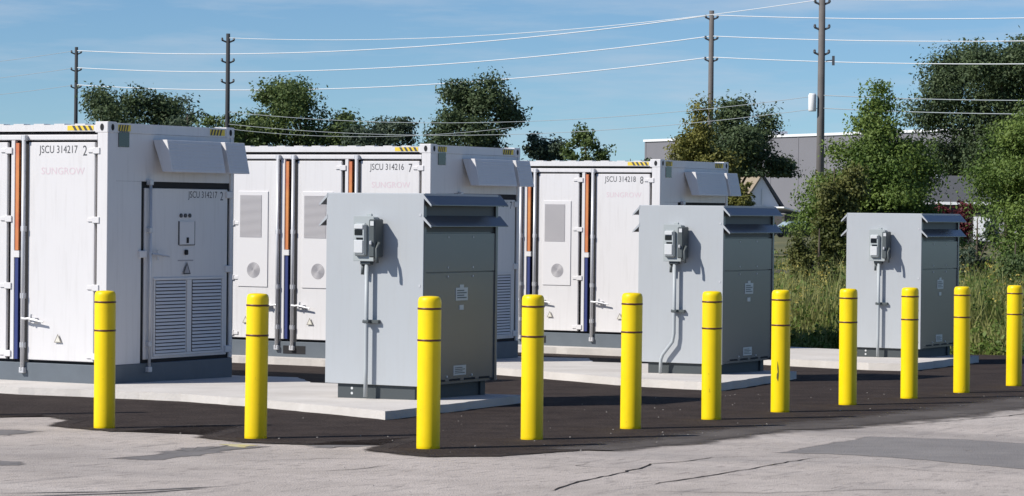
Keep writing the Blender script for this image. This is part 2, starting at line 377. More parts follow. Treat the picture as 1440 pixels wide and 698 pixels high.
def crack(pts, w, m, seed, wob=.04):
    rng = np.random.default_rng(seed); P = []
    for a, b in zip(pts[:-1], pts[1:]):
        a, b = np.array(a), np.array(b); k = max(2, int(np.hypot(*(b-a))/.12))
        for j in range(k): P.append(a+(b-a)*j/k + rng.normal(0, wob*.22, 2))
    P.append(np.array(pts[-1])); L = []; Rr = []
    for i, p in enumerate(P):
        d = P[min(i+1, len(P)-1)]-P[max(0, i-1)]; nrm = np.array([-d[1], d[0]])/np.hypot(*d)
        ww = w*(.6+.6*rng.random()) * min(1, (i+.3)/3, (len(P)-i-.6)/3); L.append(p+nrm*ww/2); Rr.append(p-nrm*ww/2)
    q = MB(); n = len(P); q.v = [(p[0], p[1], gz(*p)-.0062) for p in L+Rr]; q.f = [(i, i+1, n+i+1, n+i) for i in range(n-1)]
    return q.build('crack' if m == 'crack' else 'tyre_mark', m, lot)
WI = [(.2,-.55),(1.3,-.6),(2.71,-.5),(3.77,-.5),(4.63,-.55),(6.85,-.6),(10.31,-.6),(14,-.6),(20,-.6)]
WM = [(.45,-1.1),(1.6,-1.28),(2.71,-1.25),(3.77,-1.2),(4.63,-1.35),(6.85,-1.55),(10.31,-1.45),(14,-1.4),(20,-1.5)]
WO = [(.55,-1.7),(1.9,-1.75),(2.9,-1.75),(3.9,-1.75),(4.5,-2.1),(6.75,-2.3),(9.6,-2.2),(14,-2.2),(20,-2.2)]
def dense(p): 
    p = np.array(p); t = np.arange(len(p)); tt = np.linspace(0, len(p)-1, 180); return np.stack([np.interp(tt, t, p[:, 0]), np.interp(tt, t, p[:, 1])], 1)
soft('worn_asphalt', [(dense(WI), 0), (dense(WM), 1), (dense(WO), 0)], -.001, 'midasph', None, False)
pq = dense([(1.0,-2.5),(3.45,-2.29),(3.48,-3.05),(3.26,-3.75),(3.07,-4.9),(0.0,-5.9),(0.34,-4.77),(0.87,-3.81),(1.13,-2.89),(1.0,-2.5)]); pc = np.array((2.1, -3.7))
soft('asphalt_patch', [(pc+(pq-pc)*1.04, 0), (pc+(pq-pc)*.9, 1), (pc+(pq-pc)*.02, 1)], -.0078, 'patch')
pebbles()
ed = dense(NEW[:27]); tn = np.gradient(ed, axis=0); tn /= np.linalg.norm(tn, axis=1)[:, None]; nr = np.stack([tn[:, 1], -tn[:, 0]], 1)
soft('asphalt_fringe', [(ed-nr*.12, 1), (ed+nr*.01, .8), (ed+nr*.14, 0)], -.0025, 'fringe', None, False)
crack([(-3.26,-2.84),(-2.40,-2.61),(-1.55,-2.48),(-0.96,-2.37),(-0.60,-2.25),(-0.27,-2.35),(0.27,-2.33),(0.53,-2.56)], .02, 'crack', 1)
crack([(-2.45,-3.12),(-2.08,-3.12),(-1.39,-3.11),(-0.59,-3.07),(0.17,-3.02),(0.72,-3.01)], .02, 'crack', 2)
crack([(-1.0,-2.37),(-1.15,-2.1),(-1.05,-1.9),(-.7,-1.8)], .012, 'crack', 3)
crack([(-2.9,-3.3),(-2.6,-4.1),(-2.0,-4.5),(-1.7,-4.95)], .016, 'crack', 4)
crack([(-1.9,.35),(-1.5,.1),(-1.1,-.25)], .012, 'crack', 5)
crack([(3.9,-1.6),(5.4,-1.95),(7.2,-2.2),(9.5,-2.25)], .018, 'crack', 6)
crack([(-2.6,-.6),(-2.2,-.75),(-1.7,-.7)], .014, 'crack', 7)
crack([(.2,-3.6),(-.2,-4.3),(-.1,-4.8)], .012, 'crack', 8)
crack([(-5.23,0.03),(-4.78,-0.46),(-4.37,-0.67),(-3.88,-0.89)], .05, 'skidm', 9, .01)
crack([(-5.40,-0.22),(-4.70,-0.69),(-4.20,-0.83)], .07, 'skidm', 10, .01)
P1 = [(3.2,2.35),(3.75,3.35),(4.45,4.66),(4.95,5.9),(5.15,7.35),(5.2,8.4),(5.3,9.2),(5.5,14.6),(9.1,14.6),(9.1,7.2),(8.0,6.3),(7.8,5.0),(6.72,4.6),(6.72,2.85)]
P2 = [(10.3,2.3),(10.5,2.87),(11.0,3.99),(12.2,5.7),(12.8,6.6),(13.3,7.4),(13.4,9.8),(13.5,14.6),(16.6,14.6),(16.6,7.3),(15.4,6.6),(15.2,5.2),(13.98,4.8),(13.98,2.95)]
P3 = [(17.1,2.7),(17.1,3.3),(17.9,5.0),(19.0,6.8),(19.9,8.0),(20.0,14.6),(23.3,14.6),(23.3,7.4),(22.6,6.4),(22.2,5.4),(20.85,5.0),(20.85,3.12)]
for p, h, s in ((P1, .075, 11), (P2, .088, 12), (P3, .095, 13)):
    sheet('concrete_pad', p, -.06, 'concrete', jitter=.012, thick=.06+h, seed=s, sub=.2)

# ------------------------------------------------------------------ battery container
CW, CL, CH = 2.438, 6.058, 2.896
DOORS = [(.18, 1.10, 'plain'), (1.40, 2.11, 'vent'), (2.45, 3.16, 'vent'), (3.26, 3.97, 'vent'), (4.31, 5.02, 'vent'), (5.2, 5.88, 'plain')]
BARS = [(1.14, 1), (2.155, 1), (2.405, -1), (4.015, 1), (4.265, -1), (5.15, -1)]
STRIPS = [(1.236, 1.280), (2.252, 2.294), (4.10, 4.145), (5.05, 5.1)]
def make_container():
    t = bpy.data.objects.new('battery_container', None); col.objects.link(t)
    # inner shell, set back so that the door gaps read dark
    bx('shell', 'black', t, .05, CW-.05, .05, CL-.05, .05, CH-.12)
    b = MB().box(-.002, CW+.002, -.002, CL, -.03, .205)
    o = b.build('base_frame', 'slate', t, .006)
    for y in (1.95, 4.1-.35): bx('fork_pocket', 'black', o, -.006, .05, y, y+.36, .04, .15)
    for x, y in ((0, 0), (CW-.16, 0), (0, CL-.18), (CW-.16, CL-.18)):
        bx('corner_post', 'white', t, x if x == 0 or y else CW-.065, x+.16, y, y+.142, .207, CH-.12, bevel=.005)
        c = bx('corner_casting', 'white', t, x-.004, x+.164, y-.004, y+.176, CH-.125, CH, bevel=.008)
        if y == 0:   # oval lifting holes
            q = MB(); q2 = MB()
            q.poly([(x-.0065 if x == 0 else x+.08, .078+.026*math.cos(a), CH-.062+.04*math.sin(a)) for a in np.linspace(0, 6.283, 13)[:-1]], [tuple(range(12))])
            q2.poly([(x+.08+.028*math.cos(a), -.0065, CH-.062+.038*math.sin(a)) for a in np.linspace(0, 6.283, 13)[:-1]], [tuple(range(12))])
            if x == 0: q.build('lifting_hole', 'black', c)
            q2.build('lifting_hole', 'black', c)
    # long side: top rail with a slightly wavy roof edge, recess, header tube
    n = 40; q = MB()
    for i in range(n):
        y0 = .176+(CL-.36)*i/n; y1 = .176+(CL-.36)*(i+1)/n; dz = .012*(i % 2)
        q.box(.004, .12, y0, y1, CH-.108, CH-.035+dz)
    q.build('top_rail', 'white', t)
    bx('header_tube', 'white', t, .002, .06, .142, CL-.142, 2.69, 2.752, bevel=.008)
    bx('top_rail', 'white', t, CW-.12, CW, .176, CL-.176, CH-.16, CH-.03)
    bx('side_wall', 'white', t, CW-.049, CW-.01, .142, CL-.142, .207, CH-.165)
    bx('end_wall', 'white', t, .165, CW-.165, CL-.05, CL-.01, .207, CH-.01)
    # roof with ribs
    q = MB(); k = 24
    for i in range(k):
        y0 = .13+(CL-.26)*i/k; d = (CL-.26)/k; q.box(.12, CW-.12, y0, y0+d*.55, CH-.08, CH-.03).box(.12, CW-.12, y0+d*.55, y0+d, CH-.08, CH-.05)
    q.build('roof', 'white2', t)
    # doors on the long side
    for y0, y1, kind in DOORS:
        d = bx('door', 'white', t, .008, .05, y0, y1, .237, 2.668, bevel=.006)
        hy = y0-.03 if y0 < 2 or y0 in (3.26, 5.2) else y1+.03
        if abs(y0-2.45) < .01 or abs(y0-4.31) < .01: hy = y1+.02
        for z in (.30, 1.06, 1.81, 2.575):
            hb = MB().box(-.012, .03, hy-.045, hy+.05, z-.035, z+.035); hb.box(-.006, .008, hy+.05 if hy < y0 else hy-.12, hy+.12 if hy < y0 else hy-.045, z-.022, z+.022)
            hb.build('hinge', 'white2', d, .004)
        if kind == 'vent':
            fr = MB().box(-.004, .008, y0+.13, y1-.09, .94, 2.25).build('vent_frame', 'white2', d, .004)
            q = MB(); a0, a1 = y0+.235, y1-.12
            for i in range(38):
                z = 1.625+i*.0152; q.prism([(-.013, z), (-.0045, z+.013), (-.0045, z)], a0, a1, 'y') if 0 else q.poly([(-.012, a0, z), (-.012, a1, z), (-.0045, a1, z+.013), (-.0045, a0, z+.013), (-.0045, a0, z), (-.0045, a1, z)], [(0, 1, 2, 3), (0, 4, 5, 1), (0, 3, 4), (1, 5, 2)])
            tag(q.build('intake_louvre', 'grille', d), kind='stuff')
            q = MB(); cy, cz = y0+.36, 1.17
            for rr in np.linspace(.02, .105, 6):
                nn = 28
                for j in range(nn):
                    A, B = 2*math.pi*j/nn, 2*math.pi*(j+1)/nn
                    q.poly([(-.007, cy+rr*math.cos(A), cz+rr*math.sin(A)), (-.007, cy+rr*math.cos(B), cz+rr*math.sin(B)),
                            (-.007, cy+(rr-.011)*math.cos(B), cz+(rr-.011)*math.sin(B)), (-.007, cy+(rr-.011)*math.cos(A), cz+(rr-.011)*math.sin(A))], [(0, 1, 2, 3)])
            tag(q.build('fan_guard', 'grille', d), kind='stuff')
        cy = y0+.48; tri(d, (.0, cy, .44), (0, -1, 0), .105, -1)
    for s0, s1 in STRIPS:
        bx('cable_guard', 'orange', t, .006, .04, s0, s1, 1.46, 2.66)
        bx('cable_guard', 'blue', t, .006, .04, s0, s1, .24, 1.38)
        bx('guard_clip', 'white2', t, -.006, .05, s0-.02, s1+.02, 1.38, 1.455)
    for y0, y1 in ((1.292, 1.345), (2.312, 2.378), (4.165, 4.235)):
        bx('door_jamb', 'white', t, .004, .05, y0, y1, .237, 2.688, bevel=.004)
    for y, s in BARS:
        q = MB().tube([(-.028, y, .11), (-.028, y, 2.74)], .024, 12)
        o = q.build('lock_rod', 'galv', t, smooth=True)
        for z in (.12, .40, .95, 1.7, 2.715):
            w = .034 if z in (.12, 2.715) else .026
            bx('rod_bracket', 'galv', o, -.05, .01, y-w, y+w, z-.032, z+.032, bevel=.006)
        h = MB().tube([(-.045, y, .70), (-.06, y-s*.07, .695), (-.058, y-s*.10, .70), (-.05, y-s*.30, .665)], [.016, .014, .014, .011], 6)
        h.tube([(-.05, y-s*.12, .66), (-.05, y-s*.14, .75)], .012, 6)
        h.build('lock_handle', 'galv', o)
        bx('handle_catch', 'galv', o, -.045, .007, y-s*.16-.03, y-s*.16+.03, .66, .71)
    # ---- the end that carries the air hoods, facing -Y
    bx('end_header', 'white', t, .164, CW-.164, .004, .05, CH-.12, CH-.012, bevel=.004)
    bx('end_panel', 'white', t, .161, CW-.066, .012, .05, 2.245, CH-.122)
    bx('end_panel', 'white', t, .161, .643, .012, .05, .207, 2.243)
    bx('end_jamb', 'white', t, 2.385, CW-.003, .0, .05, .207, 2.243) if 0 else None
    d = bx('end_door', 'white', t, .705, 2.325, .006, .05, .245, 2.172, bevel=.006)
    for g in ((.645, .7, .207, 2.243), (.7, 2.372, 2.176, 2.243), (2.329, 2.372, .207, 2.176), (.7, 2.329, .207, .241)): bx('door_gasket', 'black', t, g[0], g[1], .022, .05, g[2], g[3])
    bx('window', 'glass', t, .205, .40, .004, .03, 2.62, 2.81)
    for x0, x1 in ((.90, 1.50), (1.61, 2.205)):
        bx('louvre_backing', 'black', d, x0+.01, x1-.01, -.0005, .02, .305, 1.13)
        q = MB()
        for i in range(21):
            z = .31+i*.0393; q.poly([(x0+.012, -.014, z), (x1-.012, -.014, z), (x1-.012, -.002, z+.027), (x0+.012, -.002, z+.027), (x0+.012, -.002, z), (x1-.012, -.002, z)], [(0, 1, 2, 3), (0, 4, 5, 1), (0, 3, 4), (1, 5, 2)])
        tag(q.build('exhaust_louvre', 'white2', d), kind='stuff')
    q = MB()
    for a in ((.87, 2.235, 1.132, 1.16), (.87, 2.235, .275, .303), (.87, .898, .305, 1.13), (1.512, 1.598, .305, 1.13), (2.207, 2.235, .305, 1.13)):
        q.box(a[0], a[1], -.010, .006, a[2], a[3])
    q.build('louvre_frame', 'white2', d, .003)
    q = MB().tube([(.762, -.03, .12), (.762, -.03, 2.25)], .018, 10); o = q.build('lock_rod', 'galv', t, smooth=True)
    for z in (.135, .42, 1.70, 2.235): bx('rod_bracket', 'galv', o, .73, .795, -.05, .01, z-.03, z+.03, bevel=.006)
    h = MB().tube([(.775, -.045, 1.43), (.9, -.06, 1.42), (1.10, -.05, 1.40)], [.016, .014, .010], 6); h.tube([(.88, -.05, 1.36), (.88, -.05, 1.48)], .014, 6)
    h.build('lock_handle', 'galv', o)
    for x, zs in ((2.345, (.31, 1.245, 2.11)), (.655, (1.43,))):
        for z in zs: bx('hinge', 'white2', d, x-.065, x+.065, -.016, .03, z-.04, z+.04, bevel=.005)
    # control flap with three lamps, keyhole and print
    q = MB()
    for a in ((1.345, 1.357, 1.53, 1.80), (1.655, 1.663, 1.53, 1.80), (1.36, 1.655, 1.523, 1.53)): q.box(a[0], a[1], -.003, .006, a[2], a[3])
    q.build('flap_outline', 'ink', d)
    bx('control_flap', 'white2', d, 1.362, 1.65, -.006, .006, 1.535, 1.80, bevel=.002)
    for x in (1.39, 1.475, 1.56):
        MB().poly([(x+.024*math.cos(a), yy, 1.865+.024*math.sin(a)) for yy in (-.008, .006) for a in np.linspace(0, 6.283, 11)[:-1]],
                  [tuple(range(10)), tuple(range(10, 20))]+[(i, (i+1) % 10, (i+1) % 10+10, i+10) for i in range(10)]).build('indicator_lamp', 'ink', d)
    bx('flap_latch', 'black', d, 1.49, 1.535, -.012, -.006, 1.55, 1.615, bevel=.004)
    bx('emergency_button', 'black', d, 1.46, 1.52, -.02, .006, 1.415, 1.475, bevel=.01)
    bx('print_line', 'grille', d, 1.34, 1.64, .002, .006, 1.345, 1.358)
    tri(d, (1.50, -.0, 1.195), (1, 0, 0), .15, 1)
    # two sloping air hoods
    for x0, x1 in ((.85, 1.90), (1.985, 2.385)):
        zt, zb = 2.716, 2.355
        hd = MB().prism([(.010, zt), (-.184, zt), (-.262, zb), (-.125, zb)], x0, x1, 'x').build('air_hood', 'white', t, .004)
        q = MB()
        for i in range(9):
            a = .06+i*.1; y = -.184-(.078)*a; z = zt+(zb-zt)*a; z2 = zt+(zb-zt)*(a+.055); y2 = -.184-.078*(a+.055)
            q.poly([(x0+.03, y-.001, z), (x1-.03, y-.001, z), (x1-.03, y2-.005, z2), (x0+.03, y2-.005, z2), (x0+.03, y2-.001, z2), (x1-.03, y2-.001, z2)], [(0, 1, 2, 3), (3, 2, 5, 4), (0, 3, 4), (1, 5, 2)])
        tag(q.build('hood_slats', 'white2', hd), kind='stuff')
    # hazard labels
    def hazard(axis, a0, a1, z0, z1, off):
        p = lambda a, z, o: (off-o, a, z) if axis == 'y' else (a, off-o, z)
        b = MB().poly([p(a0, z0, 0), p(a1, z0, 0), p(a1, z1, 0), p(a0, z1, 0)], [(0, 1, 2, 3)]).build('hazard_label', 'hazy', t)
        q = MB(); n = 5; w = (a1-a0)/n; sk = w*.5
        for i in range(n):
            s = a0+w*(i+.1); e = s+w*.5
            if e+sk > a1: break
            q.poly([p(s, z0, .0015), p(e, z0, .0015), p(e+sk*(1 if axis == 'x' else 1), z1, .0015), p(s+sk, z1, .0015)], [(0, 1, 2, 3)])
        q.build('hazard_stripes', 'ink', b)
    hazard('y', .20, .56, CH-.098, CH-.045, .002)
    hazard('x', .19, .42, CH-.10, CH-.03, .002); hazard('x', 1.95, 2.25, CH-.10, CH-.03, .002)
    return t
def tri(parent, org, xd, s, sgn):
    """warning triangle: pale field with a dark rim, lying on a door"""
    x = Vector(xd); z = Vector((0, 0, 1)); n = x.cross(z); o = Vector(org)
    P = lambda a, b, k: o + x*a*s + z*b*s + n*k
    p = MB().poly([P(-.5, 0, .010), P(.5, 0, .010), P(0, .95, .010)], [(0, 1, 2)]).build('warning_sign', 'signrim' if sgn < 0 else 'ink', parent)
    q = MB().poly([P(-.34, .09, .0115), P(.34, .09, .0115), P(0, .74, .0115)], [(0, 1, 2)]).build('sign_field', 'signy' if sgn < 0 else 'grille', p)
    return p
proto = make_container()
PLACES = [((6.291, 7.878, -.097), 'JSCU 314217 2', 'white battery container at the left edge, nearest, numbered 314217', 0),
          ((13.762, 8.19, -.158), 'JSCU 314216 7', 'middle white battery container, numbered 314216, standing behind the largest grey cabinet', 0),
          ((20.45, 8.106, -.226), 'JSCU 314218 8', 'farthest white battery container, numbered 314218, rightmost of the row', 0)]
units = [proto, copy_tree(proto), copy_tree(proto)]
for c, (loc, num, lab, _) in zip(units, PLACES):
    c.location = loc; tag(c, lab, 'container', 'battery containers in a row')
    da = [k for k in c.children if k.name.split('.')[0] == 'door'][0]
    text('container_number', num[:-2], 'ink', da, (.0065, .955, 2.52), (0, -1, 0), (0, 0, 1), .535, .112)
    text('check_digit', num[-1], 'ink', da, (.0065, .345, 2.52), (0, -1, 0), (0, 0, 1), .055, .112)
    text('maker_lettering', 'SUNGROW', 'pink', da, (.0065, .92, 2.31), (0, -1, 0), (0, 0, 1), .60, .078)
    de = [k for k in c.children if k.name.split('.')[0] == 'end_door'][0]
    text('container_number', num[:-2], 'ink', de, (1.53, .0045, 2.045), (1, 0, 0), (0, 0, 1), .58, .10)
    text('check_digit', num[-1], 'ink', de, (2.17, .0045, 2.045), (1, 0, 0), (0, 0, 1), .06, .10)

# ------------------------------------------------------------------ grey electrical cabinet
KW, KD, KH, KS = 1.14, 1.50, 1.91, .14
def make_cabinet():
    t = bpy.data.objects.new('electrical_cabinet', None); col.objects.link(t)
    z0 = KS; zt = KS+KH
    sk = MB().box(.035, .16, .10, KW-.13, -.02, z0).box(KD-.16, KD-.06, .10, KW-.13, -.02, z0)
    sk.box(.16, KD-.16, .12, .20, -.02, z0).box(.16, KD-.16, KW-.25, KW-.15, -.02, z0).build('skid', 'skid', t, .004)
    for z in (.045, .095):
        for y in (KW-.30,): MB().poly([(.0335, y+.014*math.cos(a), z+.014*math.sin(a)) for a in np.linspace(0, 6.283, 9)[:-1]], [tuple(range(8))]).build('skid_bolt', 'cover', t)
    bx('body', 'grey_shade', t, .012, KD-.012, .03, KW-.03, z0+.003, zt-.02)
    fp = bx('front_panel', 'grey', t, 0, .0115, 0, KW, z0, zt, bevel=.003)
    bx('rear_panel', 'grey', t, KD-.0115, KD, 0, KW, z0, zt, bevel=.003)
    bx('roof', 'grey', t, .0118, KD-.0118, -.004, KW+.004, zt-.0195, zt+.006, bevel=.003)
    for y in (.04, KW-.04):
        for z in (z0+.1, z0+.55, z0+1.0, z0+1.7):
            if y < 1: bx('flange_bolt', 'galv', fp, -.004, .0, y-.011, y+.011, z-.011, z+.011)
    # side skins with a seam, on both sides
    for s in (0, 1):
        def Y(y): return y if s == 0 else KW-y
        def sb(name, m, x0, x1, ya, yb, z0_, z1_, bevel=0):
            a, b = sorted((Y(ya), Y(yb))); return bx(name, m, t, x0, x1, a, b, z0_, z1_, bevel=bevel)
        sb('side_skin', 'grey_shade', .014, KD-.014, .012, .029, z0+.03, z0+1.125, .003)
        sb('side_skin', 'grey_shade', .014, KD-.014, .008, .029, z0+1.131, z0+1.52, .003)
        sb('vent_screen', 'boxd', .03, KD-.03, .022, .0295, z0+1.53, z0+1.87)
        sb('edge_flange', 'grey_shade', .0125, .05, -.001, .011, z0, zt-.03)
        sb('edge_flange', 'grey_shade', KD-.05, KD-.0125, -.001, .011, z0, zt-.03)
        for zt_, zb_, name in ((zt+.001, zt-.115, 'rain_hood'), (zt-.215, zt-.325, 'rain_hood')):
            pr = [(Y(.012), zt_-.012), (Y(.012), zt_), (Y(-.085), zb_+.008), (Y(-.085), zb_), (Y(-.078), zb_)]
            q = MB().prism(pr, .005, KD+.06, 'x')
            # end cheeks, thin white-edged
            o = q.build(name, 'grey_shade', t)
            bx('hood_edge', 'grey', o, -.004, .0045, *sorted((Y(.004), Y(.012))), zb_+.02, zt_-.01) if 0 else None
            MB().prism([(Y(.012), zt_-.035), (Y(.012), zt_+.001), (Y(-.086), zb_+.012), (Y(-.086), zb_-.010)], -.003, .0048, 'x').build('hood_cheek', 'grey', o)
    # plates on the shaded side
    for d in ((.66, .90, .84, .97), (.735, .82, .745, .795), (.63, .88, .085, .185)):
        bx('rating_plate', 'plate', t, d[0], d[1], .0075, .0118, z0+d[2], z0+d[3], bevel=.001)
    for (x0, x1, za, zb) in ((.675, .885, .85, .96), (.645, .865, .095, .175)):
        q = MB()
        for k in range(4): q.box(x0+.01, x1-.01-.05*(k % 2), .006, .0074, z0+za+(zb-za)*(.12+.22*k), z0+za+(zb-za)*(.22+.22*k))
        tag(q.build('plate_print', 'boxd', t), kind='stuff')
    for x in (.035, .5, 1.0, KD-.035):
        for z in (.08, 1.085, 1.175, 1.48): bx('side_bolt', 'galv', t, x-.009, x+.009, .004, .0078 if z > 1.12 else .0118, z0+z-.009, z0+z+.009)
    bx('plate_tab', 'plate', t, .74, .82, .0075, .0118, z0+.97, z0+1.0)
    for x in (.25, .55, .85, 1.15): bx('floor_vent', 'black', t, x, x+.22, .010, .0119, z0+.031, z0+.052)
    # disconnect switch on the sunny side
    db = MB().box(-.115, -.001, .52, .735, z0+1.245, z0+1.675).build('switch_box', 'box', t, .006)
    bx('switch_flange', 'box', db, -.121, -.1155, .505, .745, z0+1.235, z0+1.685, bevel=.003)
    bx('hanger_lug', 'box', db, -.012, -.001, .60, .66, z0+1.675, z0+1.71, bevel=.004)
    rz = MB().box(-.165, -.1215, .575, .715, z0+1.285, z0+1.615).build('switch_door', 'box', db, .018)
    cv = MB().box(-.176, -.1655, .60, .705, z0+1.315, z0+1.445).build('white_cover', 'cover', rz, .006)
    bx('white_cover', 'cover', rz, -.176, -.1655, .60, .705, z0+1.555, z0+1.60, bevel=.006)
    bx('inspection_window', 'glass', rz, -.172, -.1655, .612, .70, z0+1.495, z0+1.55, bevel=.002)
    bx('display_slot', 'glass', rz, -.1705, -.1655, .605, .68, z0+1.452, z0+1.47)
    lv = MB().box(-.20, -.03, .445, .519, z0+1.275, z0+1.655).build('lever_housing', 'boxd', db, .012)
    MB().tube([(-.15, .43, z0+1.42), (-.19, .42, z0+1.36), (-.205, .415, z0+1.28), (-.20, .41, z0+1.22)], [.02, .018, .016, .016], 8).build('lever', 'boxd', lv, smooth=True)
    bx('lever_tag', 'cover', lv, -.206, -.2005, .455, .495, z0+1.59, z0+1.635)
    bx('lever_knob', 'galv', lv, -.225, -.2005, .47, .495, z0+1.40, z0+1.44, bevel=.006)
    bx('conduit_hub', 'boxd', db, -.095, -.03, .56, .68, z0+1.20, z0+1.244, bevel=.006)
    MB().tube([(-.06, .665, z0+1.2), (-.06, .67, z0+1.10)], .017, 8).build('drain_stub', 'boxd', db, smooth=True)
    st = bx('strut_channel', 'boxd', t, -.045, -.001, .49, .67, z0+.615, z0+.65, bevel=.003)
    bx('conduit_clamp', 'boxd', st, -.098, -.045, .575, .645, z0+.618, z0+.647, bevel=.004)
    return t
M['plate'] = mat('metal_label', (.55, .56, .57), .35, .3)
proto = make_cabinet()
units = [proto, copy_tree(proto), copy_tree(proto)]
CON = {0: [(-.07, .612, 1.35), (-.07, .612, .8), (-.07, .612, .3), (-.07, .615, .02)],
       1: [(-.07, .612, 1.35), (-.07, .612, .8), (-.07, .612, .50), (-.07, .63, .40), (-.07, .76, .24), (-.07, .785, .18), (-.07, .79, .0)]}
for i, (loc, lab, ck) in enumerate((((5.15, 3.14, -.028), 'largest grey metal cabinet with a switch box, nearest, left of the other two', 0),
                                ((12.4, 3.27, -.105), 'middle grey metal cabinet whose switch conduit bends sideways near the ground', 1),
                                ((19.3, 3.42, -.172), 'smallest grey metal cabinet, farthest, standing before the green tree and weeds', 0))):
    k = units[i]
    k.location = loc; tag(k, lab, 'cabinet', 'grey electrical cabinets')
    MB().tube(CON[ck], .021, 12).build('conduit', 'conduit', k, smooth=True)

# ------------------------------------------------------------------ bollards
def make_bollard():
    t = bpy.data.objects.new('bollard', None); col.objects.link(t)
    r = .092; H = 1.19
    prof = [(r*1.005, -.05), (r, .02), (r, H-.05), (r*.985, H-.033), (r*.94, H-.018), (r*.86, H-.008), (r*.74, H-.003), (r*.4, H), (.01, H+.001)]
    MB().lathe(prof, 40).build('sleeve', 'yellow', t, smooth=True)
    for z in (H-.098, H-.345):
        MB().lathe([(r+.0005, z-.008), (r+.0025, z-.006), (r+.0025, z+.006), (r+.0005, z+.008)], 40).build('reflective_band', 'band', t, smooth=True)
    return t
proto = make_bollard()
BL = [(0.75, 3.72, 'leftmost yellow bollard in view, in front of the nearest container'), (0.28, 1.82, 'second yellow bollard from the left, beside the spilt paint'),
      (-0.05, -0.03, 'third yellow bollard from the left, largest, at the corner before the largest cabinet'), (1.42, -0.15, 'fourth yellow bollard from the left, right of the corner one'),
      (3.24, -0.14, 'fifth yellow bollard from the left, before the left edge of the middle cabinet'), (4.98, -0.10, 'sixth yellow bollard from the left, before the middle cabinet corner'),
      (6.55, -0.10, 'seventh yellow bollard from the left, with a dark scuff low on its side'), (8.25, -0.10, 'eighth yellow bollard from the left, before the left edge of the smallest cabinet'),
      (9.93, -0.11, 'ninth yellow bollard from the left, before the smallest cabinet corner'), (11.55, -0.10, 'tenth yellow bollard from the left, right of the smallest cabinet'),
      (13.62, 0.02, 'eleventh yellow bollard from the left, rightmost, at the edge of the picture'),
      (1.85, 5.9, 'yellow bollard beyond the left edge, only its shadow in view')]
rng = np.random.default_rng(4)
for i, (x, y, lab) in enumerate(BL):
    b = proto if i == 0 else copy_tree(proto)
    b.location = (x, y, gz(x, y)); b.rotation_euler = (rng.normal(0, .004), rng.normal(0, .004), rng.random()*6)
    tag(b, lab, 'bollard', 'yellow bollards along the car park')
    # asphalt collar heaped round the foot
    if i == 6:
        q = MB()
        a0 = math.atan2(CAM.y-y, CAM.x-x) - b.rotation_euler.z - .35
        pts = [(a0+da, z) for da, z in ((-.06, .33), (.10, .30), (.16, .36), (.13, .44), (.02, .50), (.0, .43), (.06, .39), (-.04, .37))]
        MB().poly([(.0945*math.cos(a), .0945*math.sin(a), z) for a, z in pts], [tuple(range(len(pts)))]).build('scuff_mark', 'scuff', b)

# ------------------------------------------------------------------ background, placed by bearing and distance
def at(px, D, z=None):
    """ground point at distance D (m) along the view, px is the bearing in 1440-wide picture units"""
    p = CAM + rgt*((px-720)/4163.35*D) + fwd*D
    return Vector((p.x, p.y, gz(p.x, p.y)-.02 if z is None else z))
def mtr(px, D): return px*D/4163.35
FACE = math.atan2(fwd.y, fwd.x) - math.pi/2        # turns local +Y away from the camera, +X to the right

def leaf_mesh(name, C, N, size, rng, m, parent, flat=.0):
    """many leaf-sized diamond faces at points C with rough normals N"""
    n = len(C)
    nn = N + rng.normal(0, .75, (n, 3)); nn /= np.linalg.norm(nn, axis=1)[:, None]
    a = np.cross(nn, rng.normal(0, 1, (n, 3))); a /= np.linalg.norm(a, axis=1)[:, None]; b = np.cross(nn, a)
    s = size*(.55+.9*rng.random(n))[:, None]
    V = np.stack([C-a*s, C-b*s*.55, C+a*s, C+b*s*.55], 1).reshape(-1, 3)
    me = bpy.data.meshes.new(name); me.vertices.add(4*n); me.vertices.foreach_set('co', V.ravel().astype(np.float32))
    me.loops.add(4*n); me.loops.foreach_set('vertex_index', np.arange(4*n, dtype=np.int32))
    me.polygons.add(n); me.polygons.foreach_set('loop_start', np.arange(0, 4*n, 4, dtype=np.int32)); me.update(calc_edges=True)
    me.materials.append(M[m]); o = bpy.data.objects.new(name, me); col.objects.link(o); o.parent = parent; return o
def clumps(rng, lobes, ncl, per, spread):
    """clump centres in the shell of several ellipsoid lobes, then leaves round each centre"""
    C = []; N = []
    vol = np.array([l[3]*l[4]*l[5] for l in lobes])**.7; vol = vol/vol.sum()
    for l, w in zip(lobes, vol):
        k = max(3, int(ncl*w))
        d = rng.normal(0, 1, (k, 3)); d /= np.linalg.norm(d, axis=1)[:, None]
        r = rng.random(k)**.45*rng.uniform(.85, 1.06, k)
        cen = np.array(l[:3]) + d*r[:, None]*np.array(l[3:6])
        sp = spread*rng.uniform(.6, 1.5, k)
        off = np.clip(rng.normal(0, 1, (k, per, 3)), -1.7, 1.7)*sp[:, None, None]*np.array([1, 1, .62])
        off += d[:, None, :]*(-np.abs(rng.normal(0, .3, (k, per, 1)))*sp[:, None, None])
        C.append((cen[:, None]+off).reshape(-1, 3))
        nb = off/np.linalg.norm(off, axis=2, keepdims=True)*.6 + d[:, None, :]*.5 + np.array([0, 0, .45]); N.append(nb.reshape(-1, 3))
    return np.concatenate(C), np.concatenate(N)
